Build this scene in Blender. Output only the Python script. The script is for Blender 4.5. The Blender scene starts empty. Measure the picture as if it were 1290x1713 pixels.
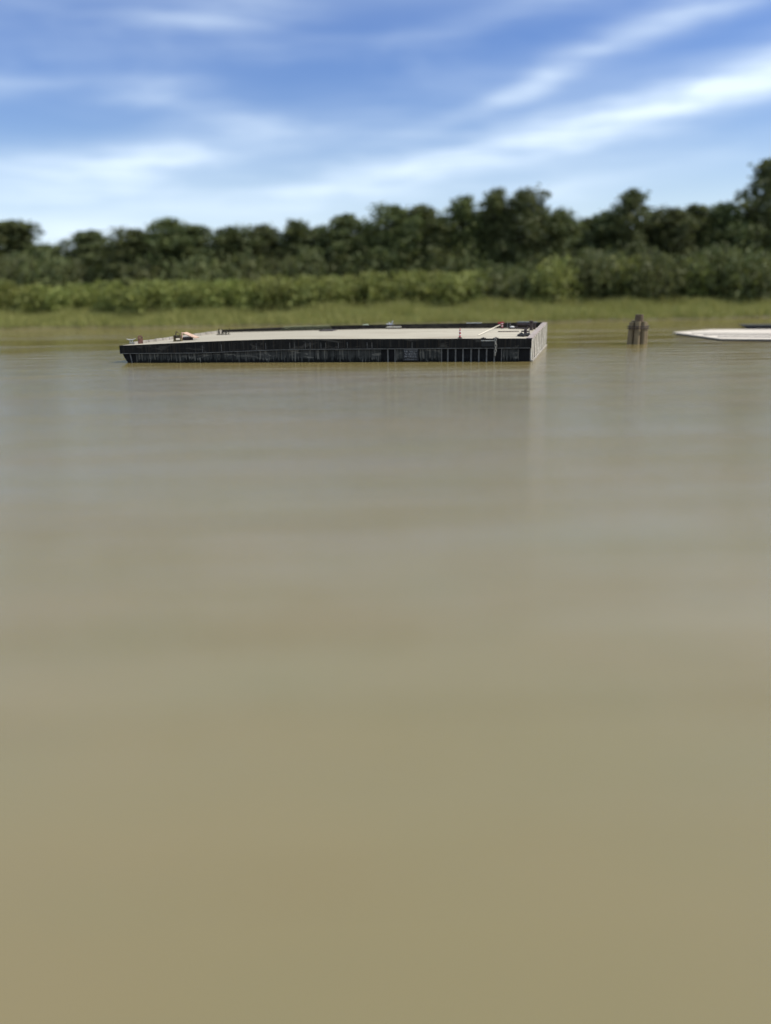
import bpy, math, random
import numpy as np
from mathutils import Vector, Euler, Matrix

C = bpy.context.scene
col = C.collection
rnd = random.Random(7)
R = math.radians

# ------------------------------------------------------------------ camera
F = 1288.0                      # focal length in photo pixels (photo is 1290 x 1713)
CAM_H = 6.0
PITCH = math.atan((856.5 - 480) / F)
ROLL = R(-1.0)
cam_d = bpy.data.cameras.new("camera")
cam = bpy.data.objects.new("camera", cam_d)
col.objects.link(cam)
cam_d.sensor_fit = 'HORIZONTAL'
cam_d.sensor_width = 36.0
cam_d.lens = 36.0 * F / 1290.0
cam_d.clip_start = 0.1
cam_d.clip_end = 20000
FW = np.array([0, math.cos(PITCH), -math.sin(PITCH)])
RT0 = np.array([1.0, 0, 0])
UP0 = np.cross(RT0, FW)
RT = math.cos(ROLL) * RT0 + math.sin(ROLL) * UP0
UP = -math.sin(ROLL) * RT0 + math.cos(ROLL) * UP0
m = Matrix(((RT[0], UP[0], -FW[0], 0), (RT[1], UP[1], -FW[1], 0), (RT[2], UP[2], -FW[2], CAM_H), (0, 0, 0, 1)))
cam.matrix_world = m
cam_d.dof.use_dof = True
cam_d.dof.focus_distance = 67.0
cam_d.dof.aperture_fstop = 0.038
C.camera = cam

# ------------------------------------------------------------------ exposure
C.view_settings.view_transform = 'Standard'
C.view_settings.look = 'None'
C.view_settings.exposure = 0.12
C.view_settings.gamma = 1.0
C.render.engine = 'CYCLES'
C.cycles.use_denoising = True
C.cycles.max_bounces = 6
C.cycles.transparent_max_bounces = 8

# ------------------------------------------------------------------ sun
SUN_EL, SUN_AZ = R(48), math.atan2(0.99, -0.10)      # azimuth from +Y towards +X
sd = Vector((math.sin(SUN_AZ) * math.cos(SUN_EL), math.cos(SUN_AZ) * math.cos(SUN_EL), math.sin(SUN_EL)))
sun_d = bpy.data.lights.new("sun", 'SUN')
sun_d.energy = 4.0
sun_d.angle = R(0.5)
sun_d.color = (1.0, 0.93, 0.82)
sun = bpy.data.objects.new("sun", sun_d)
sun.rotation_euler = sd.to_track_quat('Z', 'Y').to_euler()
sun.location = (60, 30, 80)
col.objects.link(sun)


# ------------------------------------------------------------------ node helper
class NT:
    def __init__(s, tree):
        s.t = tree
        s.t.nodes.clear()

    def n(s, typ, **kw):
        nd = s.t.nodes.new(typ)
        for k, v in kw.items():
            setattr(nd, k, v)
        return nd

    def link(s, a, b):
        s.t.links.new(a, b)

    def val(s, x, sock):
        if hasattr(x, 'is_output'):
            s.link(x, sock)
        else:
            sock.default_value = x

    def math(s, op, a, b=0.0, c=None, clamp=False):
        nd = s.n('ShaderNodeMath', operation=op, use_clamp=clamp)
        s.val(a, nd.inputs[0])
        s.val(b, nd.inputs[1])
        if c is not None:
            s.val(c, nd.inputs[2])
        return nd.outputs[0]

    def mix(s, f, a, b, mode='MIX'):
        nd = s.n('ShaderNodeMix', data_type='RGBA', blend_type=mode)
        s.val(f, nd.inputs[0])
        s.val(a if hasattr(a, 'is_output') else (*a, 1)[:4], nd.inputs[6])
        s.val(b if hasattr(b, 'is_output') else (*b, 1)[:4], nd.inputs[7])
        return nd.outputs[2]

    def noise(s, vec, scale=1.0, detail=4.0, rough=0.55, dist=0.0):
        nd = s.n('ShaderNodeTexNoise')
        s.val(vec, nd.inputs['Vector'])
        nd.inputs['Scale'].default_value = scale
        nd.inputs['Detail'].default_value = detail
        nd.inputs['Roughness'].default_value = rough
        nd.inputs['Distortion'].default_value = dist
        return nd.outputs['Fac']

    def mapping(s, vec, scale=(1, 1, 1), rot=(0, 0, 0), loc=(0, 0, 0)):
        nd = s.n('ShaderNodeMapping')
        s.val(vec, nd.inputs['Vector'])
        nd.inputs['Scale'].default_value = scale
        nd.inputs['Rotation'].default_value = rot
        nd.inputs['Location'].default_value = loc
        return nd.outputs[0]

    def ramp(s, f, stops):
        nd = s.n('ShaderNodeValToRGB')
        s.val(f, nd.inputs[0])
        els = nd.color_ramp.elements
        while len(els) > 2:
            els.remove(els[-1])
        for i, (p, c) in enumerate(stops):
            e = els[i] if i < 2 else els.new(p)
            e.position = p
            e.color = (*c, 1) if len(c) == 3 else c
        return nd.outputs[0]

    def sstep(s, x, a, b):
        nd = s.n('ShaderNodeMapRange', interpolation_type='SMOOTHSTEP')
        s.val(x, nd.inputs[0])
        nd.inputs[1].default_value = a
        nd.inputs[2].default_value = b
        return nd.outputs[0]

    def xyz(s, v):
        nd = s.n('ShaderNodeSeparateXYZ')
        s.link(v, nd.inputs[0])
        return nd.outputs

    def comb(s, x, y, z):
        nd = s.n('ShaderNodeCombineXYZ')
        for v, k in zip((x, y, z), nd.inputs):
            s.val(v, k)
        return nd.outputs[0]


# ------------------------------------------------------------------ sky
w = bpy.data.worlds.new("World")
C.world = w
w.use_nodes = True
N = NT(w.node_tree)
tc = N.n('ShaderNodeTexCoord')
sky = N.n('ShaderNodeTexSky', sky_type='NISHITA')
sky.sun_disc = False
sky.sun_elevation = SUN_EL
sky.sun_rotation = SUN_AZ
sky.altitude = 300
sky.air_density = 1.0
sky.dust_density = 0.35
sky.ozone_density = 2.0
X, Y, Z = N.xyz(tc.outputs['Generated'])
az = N.math('ARCTAN2', X, Y)
el = N.math('ARCSINE', Z)
# thin cirrus: soft long bands whose edges are torn by streaky noise
cv = N.comb(az, el, 0.0)
warp = N.noise(N.mapping(cv, scale=(3.0, 9.0, 1), rot=(0, 0, R(-8))), 1.0, 3.0)
warp2 = N.noise(N.mapping(cv, scale=(5.0, 11.0, 1), rot=(0, 0, R(-8)), loc=(7, 3, 0)), 1.0, 3.0)
azw = N.math('ADD', az, N.math('MULTIPLY', N.math('SUBTRACT', warp, 0.5), 0.16))
elw = N.math('ADD', el, N.math('MULTIPLY', N.math('SUBTRACT', warp2, 0.5), 0.030))
streak = N.noise(N.mapping(N.comb(azw, elw, 0.0), scale=(5.0, 42.0, 1), rot=(0, 0, R(-9))), 1.0, 6.0, 0.6, 0.3)
veil = N.noise(N.mapping(cv, scale=(1.6, 6.5, 1), rot=(0, 0, R(-12)), loc=(2.3, 1.1, 0)), 1.0, 5.0, 0.6, 0.6)
BANDS = [  # centre px, centre py, half length px, half width px, tilt deg, strength
    (410, 108, 120, 18, 4, .40), (440, 74, 60, 18, -6, .30), (300, 205, 90, 18, 1, .42), (60, 195, 90, 16, 4, .30),
    (310, 290, 110, 25, 2, .75), (120, 296, 150, 16, 0, .40), (490, 250, 110, 20, -3, .42),
    (540, 338, 130, 20, 7, .45), (760, 298, 170, 24, 9, .62), (960, 264, 170, 25, 10, .62),
    (1180, 226, 180, 24, 11, .56), (1350, 192, 200, 28, 12, .62), (760, 242, 70, 11, 18, .35),
    (890, 198, 80, 13, 20, .45), (1060, 150, 120, 17, 12, .42), (1250, 112, 120, 18, 9, .44),
    (1290, 60, 190, 34, 8, .35), (930, 105, 240, 18, 8, .22), (150, 336, 110, 13, 0, .42),
    (190, 388, 80, 18, 0, .60), (960, 350, 80, 18, 0, .35), (1160, 320, 120, 14, 6, .15), (690, 30, 30, 40, 40, .10),
    (60, 335, 330, 45, 0, .30), (850, 325, 330, 34, 6, .24), (650, 250, 380, 50, 5, .14), (150, 110, 200, 40, 0, .14), (430, 150, 200, 16, 4, .20)]
tot = None
for (px, py, hl, hw, tilt, amp) in BANDS:
    a0, e0 = math.atan((px - 645) / F), (480 - py) / F + (px - 645) / F * 0.0175
    ct, st = math.cos(R(tilt)), math.sin(R(tilt))
    da = N.math('SUBTRACT', azw, a0)
    de = N.math('SUBTRACT', elw, e0)
    u = N.math('ADD', N.math('MULTIPLY', da, ct * F / hl), N.math('MULTIPLY', de, st * F / hl))
    v = N.math('ADD', N.math('MULTIPLY', da, -st * F / hw), N.math('MULTIPLY', de, ct * F / hw))
    r2 = N.math('ADD', N.math('MULTIPLY', u, u), N.math('MULTIPLY', v, v))
    g = N.math('MULTIPLY', N.math('POWER', 2.71828, N.math('MULTIPLY', r2, -0.8)), amp)
    tot = g if tot is None else N.math('ADD', tot, g)
fib = N.noise(N.mapping(N.comb(azw, elw, 0.0), scale=(9.0, 120.0, 1), rot=(0, 0, R(-12)), loc=(3, 5, 0)), 1.0, 5.0, 0.65, 0.2)
torn = N.math('ADD', 0.26, N.math('MULTIPLY', N.sstep(N.math('ADD', N.math('MULTIPLY', streak, .65), N.math('MULTIPLY', fib, .35)), 0.30, 0.70), 1.08))
cl = N.math('MULTIPLY', N.math('MULTIPLY', tot, torn), .85)
cl = N.math('ADD', cl, N.math('MULTIPLY', N.sstep(veil, 0.50, 0.85), 0.30))
cl = N.math('ADD', cl, N.math('MULTIPLY', N.math('ADD', 0.02, N.math('MULTIPLY', N.sstep(el, 0.17, 0.03), 1.2)), 0.33))
cl = N.math('ADD', cl, N.math('MULTIPLY', N.sstep(el, .27, .40), .74))  # cloud cover added mostly above the view to brighten the water's reflections
cl = N.math('MULTIPLY', N.math('MINIMUM', cl, 1.0), N.sstep(el, -0.02, 0.02))
depth = N.mix(N.sstep(el, .06, .30), (1.0, 1.02, 1.12), (.64, .80, 1.16))
tint = N.mix(1.0, sky.outputs[0], depth, 'MULTIPLY')
skyc = N.mix(cl, tint, (7.6, 8.9, 10.2))
bg = N.n('ShaderNodeBackground')
N.link(skyc, bg.inputs[0])
bg.inputs[1].default_value = 0.108
out = N.n('ShaderNodeOutputWorld')
N.link(bg.outputs[0], out.inputs[0])


# ------------------------------------------------------------------ photo pixel -> place
def ray(px, py):
    return (px - 645) / F * RT + (856.5 - py) / F * UP + FW


def at_z(px, py, z):
    d = ray(px, py)
    return np.array([0, 0, CAM_H]) + (z - CAM_H) / d[2] * d


def at_y(px, py, y):
    d = ray(px, py)
    return np.array([0, 0, CAM_H]) + y / d[1] * d


def proj(p):
    v = np.array(p) - [0, 0, CAM_H]
    d = v @ FW
    return 645 + F * (v @ RT) / d, 856.5 - F * (v @ UP) / d


# ------------------------------------------------------------------ mesh helper
class MB:
    def __init__(s):
        s.v, s.f, s.mi = [], [], []

    def add(s, vs, fs):
        o = len(s.v)
        s.v += [tuple(map(float, q)) for q in vs]
        s.f += [tuple(o + i for i in q) for q in fs]
        return s

    def hexa(s, p):          # 8 corners: bottom 0-3 counter-clockwise, top 4-7
        return s.add(p, [(3, 2, 1, 0), (4, 5, 6, 7), (0, 1, 5, 4), (1, 2, 6, 5), (2, 3, 7, 6), (3, 0, 4, 7)])

    def box(s, c, size, ax=None):
        c = np.array(c, float)
        ax = ax or (np.array([1., 0, 0]), np.array([0, 1., 0]), np.array([0, 0, 1.]))
        h = [np.array(a) * k / 2 for a, k in zip(ax, size)]
        p = [c + i * h[0] + j * h[1] + k * h[2] for k in (-1, 1) for i, j in ((-1, -1), (1, -1), (1, 1), (-1, 1))]
        return s.hexa(p)

    def tube(s, pts, r, n=8, closed=False, cap=True):
        pts = [np.array(p, float) for p in pts]
        m_ = len(pts)
        rs = r if hasattr(r, '__len__') else [r] * m_
        rings = []
        prev = None
        for i, p in enumerate(pts):
            if closed:
                d = pts[(i + 1) % m_] - pts[i - 1]
            else:
                d = pts[min(i + 1, m_ - 1)] - pts[max(i - 1, 0)]
            d = d / (np.linalg.norm(d) + 1e-9)
            if prev is None:
                a = np.cross(d, [0, 0, 1.]) if abs(d[2]) < .9 else np.cross(d, [1., 0, 0])
            else:
                a = prev - d * (prev @ d)
            a = a / (np.linalg.norm(a) + 1e-9)
            prev = a
            b = np.cross(d, a)
            rings.append([p + rs[i] * (math.cos(2 * math.pi * k / n) * a + math.sin(2 * math.pi * k / n) * b) for k in range(n)])
        vs = [q for g in rings for q in g]
        fs = []
        for i in range(m_ if closed else m_ - 1):
            j = (i + 1) % m_
            for k in range(n):
                l = (k + 1) % n
                fs.append((i * n + k, i * n + l, j * n + l, j * n + k))
        if cap and not closed:
            fs.append(tuple(range(n))[::-1])
            fs.append(tuple((m_ - 1) * n + k for k in range(n)))
        return s.add(vs, fs)

    def lathe(s, base, prof, n=14):
        base = np.array(base, float)
        return s.tube([base + [0, 0, z] for z, _ in prof], [max(r, .001) for _, r in prof], n)

    def build(s, name, mat, parent=None, base=None, smooth=False):
        """world vertices -> object; a child keeps the offset of its top-level thing, a lone thing gets its own base"""
        off = np.zeros(3)
        if parent is not None:
            r_ = parent
            while r_ is not None:
                off = off + np.array(r_.location)
                r_ = r_.parent
        elif base is not None:
            off = np.array(base, float)
        me = bpy.data.meshes.new(name)
        vs = np.array(s.v) - off
        me.from_pydata([tuple(q) for q in vs], [], s.f)
        me.validate()
        me.update()
        if smooth:
            me.polygons.foreach_set('use_smooth', [True] * len(me.polygons))
        me.materials.append(mat)
        o = bpy.data.objects.new(name, me)
        col.objects.link(o)
        if parent is not None:
            o.parent = parent
        elif base is not None:
            o.location = tuple(base)
        return o


def tag(o, label=None, cat=None, group=None, kind=None):
    for k, v_ in (('label', label), ('category', cat), ('group', group), ('kind', kind)):
        if v_:
            o[k] = v_
    return o


def empty(name, loc, label, cat, group=None):
    o = bpy.data.objects.new(name, None)
    o.empty_display_size = 0.3
    col.objects.link(o)
    o.location = tuple(map(float, loc))
    return tag(o, label, cat, group)


def copy_tree(o, parent=None):
    c = o.copy()
    col.objects.link(c)
    c.parent = parent
    for ch in list(o.children):
        copy_tree(ch, c)
    return c


# ------------------------------------------------------------------ materials
def new_mat(name):
    mt = bpy.data.materials.new(name)
    mt.use_nodes = True
    n_ = NT(mt.node_tree)
    p = n_.n('ShaderNodeBsdfPrincipled')
    o = n_.n('ShaderNodeOutputMaterial')
    n_.link(p.outputs[0], o.inputs[0])
    return mt, n_, p, o


def bump(n_, p, h, strength=0.3, dist=0.02):
    b = n_.n('ShaderNodeBump')
    b.inputs['Strength'].default_value = strength
    b.inputs['Distance'].default_value = dist
    n_.link(h, b.inputs['Height'])
    n_.link(b.outputs[0], p.inputs['Normal'])


def pos(n_):
    return n_.n('ShaderNodeNewGeometry').outputs['Position']


def objc(n_):
    return n_.n('ShaderNodeTexCoord').outputs['Object']


def plain(name, c1, c2=None, rough=0.6, scale=3.0, metal=0.0, stretch=(1, 1, 1)):
    mt, n_, p, o = new_mat(name)
    c2 = c2 or tuple(x * 0.6 for x in c1)
    f = n_.noise(n_.mapping(objc(n_), scale=stretch), scale, 5, 0.65)
    n_.link(n_.mix(n_.sstep(f, 0.35, 0.7), c1, c2), p.inputs['Base Color'])
    p.inputs['Roughness'].default_value = rough
    p.inputs['Metallic'].default_value = metal
    bump(n_, p, f, 0.3, 0.02)
    return mt


BYAW = math.atan2(-5.3, 34.4)


def streak_mat(name, base, dark, pale, grime_top=0.25, rust=None, cover=0.5, rough=0.5):
    """vertical run-off streaks on a steel side, black slime line at the water with a ragged upper edge"""
    mt, n_, p, o = new_mat(name)
    P_ = pos(n_)
    x, y, z = n_.xyz(P_)
    s1 = n_.noise(n_.mapping(P_, scale=(6, 6, .25)), 1.0, 4, .65)
    s2 = n_.noise(n_.mapping(P_, scale=(2.0, 2.0, .5), loc=(5, 0, 0)), 1.0, 4, .6)
    s3 = n_.noise(n_.mapping(P_, scale=(11, 11, .15), loc=(1, 7, 3)), 1.0, 2, .5)
    c = n_.mix(n_.sstep(s2, .35, .68), base, dark)
    c = n_.mix(n_.math('MULTIPLY', n_.sstep(s1, .5, .72), cover), c, pale)
    blot = n_.noise(n_.mapping(P_, scale=(.45, .45, 1.3), loc=(2, 2, 5)), 1.0, 5, .7, .8)
    c = n_.mix(n_.math('MULTIPLY', n_.sstep(blot, .54, .64), .75), c, pale)
    c = n_.mix(n_.math('MULTIPLY', n_.sstep(blot, .45, .36), .7), c, dark)
    if rust:
        c = n_.mix(n_.math('MULTIPLY', n_.sstep(s3, .52, .7), .75), c, rust)
    edge = n_.math('ADD', grime_top, n_.math('MULTIPLY', n_.math('SUBTRACT', s3, .5), 1.6))
    g = n_.sstep(n_.math('SUBTRACT', z, edge), .07, -.05)
    c = n_.mix(g, c, tuple(k * .25 for k in dark))
    n_.link(c, p.inputs['Base Color'])
    p.inputs['Roughness'].default_value = rough
    p.inputs['Specular IOR Level'].default_value = .2
    bump(n_, p, s1, .25, .02)
    return mt


M = {}
M['hull'] = streak_mat('hull_black', (.006, .006, .007), (.003, .003, .004), (.012, .013, .014), 0.2, rough=.7)
M['band'] = streak_mat('band_black', (.011, .0105, .010), (.005, .005, .005), (.060, .055, .047), -1.0, rust=(.035, .026, .018), cover=.5, rough=.8)
M['plate'] = streak_mat('plate_grey', (.048, .049, .046), (.020, .021, .020), (.19, .18, .155), 0.26, rust=(.012, .012, .012), cover=.8, rough=.8)
M['rib'] = plain('rib_grey', (.12, .118, .112), (.06, .058, .055), .6)
M['endwall'] = streak_mat('end_wall_pale', (.55, .51, .43), (.42, .39, .34), (.68, .65, .58), 0.02, rust=(.20, .16, .13), rough=.75)
M['coaming'] = plain('coaming_top', (.34, .28, .25), (.22, .18, .16), .8, 1.2)
M['bulwark'] = streak_mat('bulwark_dark', (.030, .026, .022), (.014, .012, .010), (.05, .045, .035), -1, rough=.85)
M['sidewall'] = plain('side_coaming_grey', (.36, .33, .29), (.22, .20, .17), .85, 1.5)
M['rust'] = plain('rusty_steel', (.14, .060, .040), (.055, .026, .02), .8, 4)
M['darkrust'] = plain('dark_rust', (.045, .026, .024), (.018, .012, .012), .75, 4)
M['pale_steel'] = plain('pale_weathered_steel', (.55, .53, .47), (.35, .33, .29), .6, 5)
M['steel'] = plain('grey_steel', (.23, .23, .23), (.12, .11, .10), .5, 6)
M['mossy'] = plain('mossy_brass', (.17, .13, .055), (.045, .04, .018), .7, 8)
M['tan'] = plain('tan_board', (.50, .34, .25), (.38, .25, .18), .85, 2)
M['red'] = plain('red_plastic', (.42, .045, .055), (.25, .03, .04), .5, 5)
M['white'] = plain('white_plastic', (.75, .73, .70), (.58, .56, .53), .5, 5)
M['hose'] = plain('pale_green_hose', (.62, .70, .52), (.45, .52, .38), .5, 5)
M['lumber'] = plain('pinkish_lumber', (.60, .48, .42), (.45, .36, .31), .85, 3, stretch=(.3, 3, 3))
M['plank'] = plain('pale_plank', (.74, .68, .56), (.58, .52, .42), .85, 3, stretch=(.3, 3, 3))
M['bluewhite'] = plain('bluish_white_plastic', (.60, .62, .72), (.36, .37, .46), .5, 6)
M['black'] = plain('black_rubber', (.012, .012, .012), (.006, .006, .006), .8, 4)
M['mesh'] = plain('olive_rope', (.30, .32, .18), (.16, .17, .10), .85, 8)
M['sign'] = plain('sign_black', (.006, .006, .008), (.004, .004, .005), .5, 4)
M['letter'] = plain('sign_letters', (.30, .30, .31), (.16, .16, .17), .7, 9)
M['chain'] = plain('chain_steel', (.30, .29, .26), (.16, .15, .13), .5, 9)

# deck: weathered timber planks along the barge
mt, n_, p, o = new_mat('deck_planks')
L = n_.mapping(pos(n_), rot=(0, 0, -BYAW))
big = n_.noise(n_.mapping(L, scale=(.10, .22, 1)), 1.0, 5, .6)
grain = n_.noise(n_.mapping(L, scale=(.5, 5, 1)), 1.0, 5, .65)
stain = n_.noise(n_.mapping(L, scale=(.35, 1.6, 1), loc=(3, 9, 0)), 1.0, 4, .7)
c = n_.mix(n_.sstep(big, .35, .65), (.38, .335, .255), (.50, .45, .345))
c = n_.mix(n_.math('MULTIPLY', n_.sstep(grain, .45, .75), .45), c, (.33, .285, .21))
c = n_.mix(n_.math('MULTIPLY', n_.sstep(stain, .58, .70), .6), c, (.19, .17, .14))
lx, ly, lz = n_.xyz(L)
blotch = n_.noise(n_.mapping(L, scale=(.12, .30, 1), loc=(8, 3, 0)), 1.0, 5, .7, .6)
c = n_.mix(n_.math('MULTIPLY', n_.sstep(blotch, .50, .60), .7), c, (.29, .24, .17))
c = n_.mix(n_.math('MULTIPLY', n_.sstep(blotch, .42, .32), .5), c, (.58, .52, .40))
film = n_.math('ADD', n_.math('MULTIPLY', lx, -.045), n_.math('MULTIPLY', n_.math('SUBTRACT', big, .5), 2.2))
c = n_.mix(n_.math('MULTIPLY', n_.sstep(film, -.3, .9), .75), c, (.33, .29, .22))
seam = n_.math('FRACT', n_.math('MULTIPLY', ly, 1 / .30))
c = n_.mix(n_.math('MULTIPLY', n_.sstep(seam, .10, .0), .55), c, (.16, .14, .11))
n_.link(c, p.inputs['Base Color'])
p.inputs['Roughness'].default_value = .85
bump(n_, p, grain, .3, .02)
M['deck'] = mt

# silty river water
mt, n_, p, o = new_mat('river_water')
P_ = pos(n_)
silt = n_.noise(n_.mapping(P_, scale=(.06, .16, 1)), 1.0, 4, .6)
silt2 = n_.noise(n_.mapping(P_, scale=(.35, .8, 1), loc=(4, 4, 0)), 1.0, 3, .6)
c = n_.mix(n_.sstep(silt, .35, .65), (.184, .139, .053), (.172, .138, .051))
c = n_.mix(n_.math('MULTIPLY', n_.sstep(silt2, .45, .75), .5), c, (.156, .134, .050))
n_.link(c, p.inputs['Base Color'])
p.inputs['IOR'].default_value = 1.72
gust = n_.noise(n_.mapping(P_, scale=(.018, .06, 1), loc=(9, 2, 0)), 1.0, 4, .6)
px_, py_, pz_ = n_.xyz(P_)
lee = n_.math('ADD', py_, n_.math('MULTIPLY', n_.math('SUBTRACT', gust, .5), 46.0))
paws = n_.noise(n_.mapping(P_, scale=(.020, .11, 1), loc=(1.5, 8, 0)), 1.0, 4, .6)
strk = n_.noise(n_.mapping(P_, scale=(.05, .75, 1), loc=(3, 5, 0), rot=(0, 0, .02)), 1.0, 5, .68, .3)
open_ = n_.math('MAXIMUM', n_.math('ADD', .16, n_.math('MULTIPLY', n_.sstep(lee, 92.0, 66.0), .84)),
                n_.math('MULTIPLY', n_.sstep(paws, .47, .56), .95))     # the far bank shelters the water in its lee, broken by cat's paws
n_.val(n_.math('MULTIPLY', open_, n_.math('ADD', .07, n_.math('MULTIPLY', gust, .14))), p.inputs['Roughness'])
w1 = n_.noise(n_.mapping(P_, scale=(.45, 3.2, 1)), 1.0, 5, .62, .4)
w2 = n_.noise(n_.mapping(P_, scale=(.10, .50, 1), loc=(2, 3, 0), rot=(0, 0, .10)), 1.0, 4, .6, .3)
w3 = n_.noise(n_.mapping(P_, scale=(.085, 1.15, 1), loc=(6, 1, 0), rot=(0, 0, -.04)), 1.0, 5, .66, .5)
hgt = n_.math('ADD', n_.math('ADD', n_.math('MULTIPLY', w1, .030), n_.math('MULTIPLY', w2, .025)), n_.math('MULTIPLY', w3, .125))
b = n_.n('ShaderNodeBump')
b.inputs['Distance'].default_value = 1.0
n_.val(n_.math('MULTIPLY', n_.math('ADD', .35, n_.math('MULTIPLY', n_.sstep(strk, .38, .64), 1.05)), n_.math('MULTIPLY', open_, n_.math('ADD', .45, n_.math('MULTIPLY', gust, 1.0)))), b.inputs['Strength'])
n_.link(hgt, b.inputs['Height'])
n_.link(b.outputs[0], p.inputs['Normal'])
M['water'] = mt

# river bank soil with low green cover
mt, n_, p, o = new_mat('bank_soil')
P_ = pos(n_)
f = n_.noise(P_, .35, 5, .6)
c = n_.mix(n_.sstep(f, .35, .65), (.12, .14, .042), (.17, .18, .06))
x, y, z = n_.xyz(P_)
c = n_.mix(n_.sstep(z, .35, .05), c, (.12, .095, .055))
n_.link(c, p.inputs['Base Color'])
p.inputs['Roughness'].default_value = .95
bump(n_, p, f, .6, .3)
M['bank'] = mt


def leaf_mat(name, c1, c2, transl=.35):
    mt, n_, p, o = new_mat(name)
    f = n_.noise(objc(n_), .55, 3, .6)
    oi = n_.n('ShaderNodeObjectInfo')
    c = n_.mix(n_.sstep(f, .35, .68), c1, c2)
    hs = n_.n('ShaderNodeHueSaturation')
    n_.link(n_.math('ADD', .49, n_.math('MULTIPLY', oi.outputs['Random'], .022)), hs.inputs['Hue'])
    n_.link(n_.math('ADD', .8, n_.math('MULTIPLY', oi.outputs['Random'], .4)), hs.inputs['Value'])
    n_.link(c, hs.inputs['Color'])
    p.inputs['Roughness'].default_value = .7
    n_.link(hs.outputs[0], p.inputs['Base Color'])
    tr = n_.n('ShaderNodeBsdfTranslucent')
    n_.link(hs.outputs[0], tr.inputs[0])
    ms = n_.n('ShaderNodeMixShader')
    ms.inputs[0].default_value = transl
    n_.link(p.outputs[0], ms.inputs[1])
    n_.link(tr.outputs[0], ms.inputs[2])
    n_.link(ms.outputs[0], o.inputs[0])
    return mt


M['leaf_dark'] = leaf_mat('tree_leaves', (.072, .092, .031), (.125, .140, .044))
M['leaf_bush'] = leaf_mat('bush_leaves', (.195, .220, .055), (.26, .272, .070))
M['leaf_bush2'] = leaf_mat('dark_bush_leaves', (.095, .112, .036), (.140, .152, .048))  # darker green leaf colour for right-bank bushes and saplings
M['reed'] = leaf_mat('reed_blades', (.29, .31, .088), (.38, .375, .12), .4)
M['bark'] = plain('bark', (.09, .07, .05), (.05, .04, .03), .9, 2, stretch=(3, 3, .6))
M['pile'] = plain('pile_timber', (.19, .145, .08), (.14, .105, .06), .9, 2, stretch=(5, 5, .5))
M['pile_dark'] = plain('pile_head', (.11, .075, .045), (.07, .05, .03), .9, 3)
M['float_deck'] = plain('float_deck', (.62, .55, .46), (.44, .38, .32), .85, 1.2, stretch=(.25, 2.5, 1))
M['float_side'] = plain('float_side', (.40, .36, .31), (.28, .25, .22), .8, 1.5)
M['dark_hull'] = plain('dark_hull', (.022, .022, .024), (.012, .012, .013), .7, 1)

# ------------------------------------------------------------------ river and bank
o = MB().add([(-4000, -300, 0), (4000, -300, 0), (4000, 400, 0), (-4000, 400, 0)], [(0, 1, 2, 3)]).build('river_water', M['water'])
tag(o, kind='structure')


def shore(x):
    y = np.interp(x, [-400, -130, -67, -30, 0, 30, 64, 130, 400], [150, 148, 141, 134, 129, 130, 133, 138, 150])
    return y + 1.0 * math.sin(x * .21) + .6 * math.sin(x * .53 + 1)


def ground_z(x, y):
    d = y - shore(x)
    return float(np.interp(d, [-12, 0, 4, 14, 30, 100, 1500], [-1.2, 0.0, .45, 1.1, 1.6, 2.5, 4.0]))


mb = MB()
xs = list(np.linspace(-4000, -160, 18)) + list(np.linspace(-150, 150, 121)) + list(np.linspace(160, 4000, 18))
ds = [-12, -4, -1, 0, 1, 2.5, 4, 7, 10, 14, 20, 30, 50, 100, 400, 6000]
nv = len(ds)
vs = []
for x in xs:
    for d in ds:
        y = shore(x) + d
        vs.append((x, y, ground_z(x, y) + (rnd.uniform(-.08, .08) if 0 < d < 60 else 0)))
fs = [(i * nv + j, (i + 1) * nv + j, (i + 1) * nv + j + 1, i * nv + j + 1) for i in range(len(xs) - 1) for j in range(nv - 1)]
o = mb.add(vs, fs).build('river_bank', M['bank'], smooth=True)
tag(o, kind='structure')


# ------------------------------------------------------------------ foliage
def quads_mesh(name, cen, size, rng, mat, aspect=1.0, up=0.0):
    n = len(cen)
    a = rng.normal(size=(n, 3))
    a[:, 2] += up
    a /= np.linalg.norm(a, axis=1)[:, None]
    b = np.cross(a, rng.normal(size=(n, 3)))
    b /= np.linalg.norm(b, axis=1)[:, None]
    a = a * (size * aspect)[:, None]
    b = b * size[:, None]
    v = np.stack([cen - a, cen - b * .6 + a * .1, cen + a, cen + b * .6 + a * .1], 1).reshape(-1, 3)
    me = bpy.data.meshes.new(name)
    me.vertices.add(4 * n)
    me.vertices.foreach_set('co', v.ravel())
    me.loops.add(4 * n)
    me.loops.foreach_set('vertex_index', np.arange(4 * n))
    me.polygons.add(n)
    me.polygons.foreach_set('loop_start', np.arange(0, 4 * n, 4))
    me.update(calc_edges=True)
    me.validate()
    me.materials.append(mat)
    return me


def clump_points(rng, centres, radii, per):
    pts = []
    for c_, r_ in zip(centres, radii):
        k = max(8, int(per * r_ * r_))
        d = rng.normal(size=(k, 3))
        d /= np.linalg.norm(d, axis=1)[:, None]
        rr = r_ * rng.uniform(.35, 1.05, k) ** .6
        rr = rr * np.where(rng.uniform(size=k) < .28, rng.uniform(1.0, 1.75, k), 1.0)
        pts.append(c_ + d * rr[:, None] * [1, 1, .8])
    return np.concatenate(pts)


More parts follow.
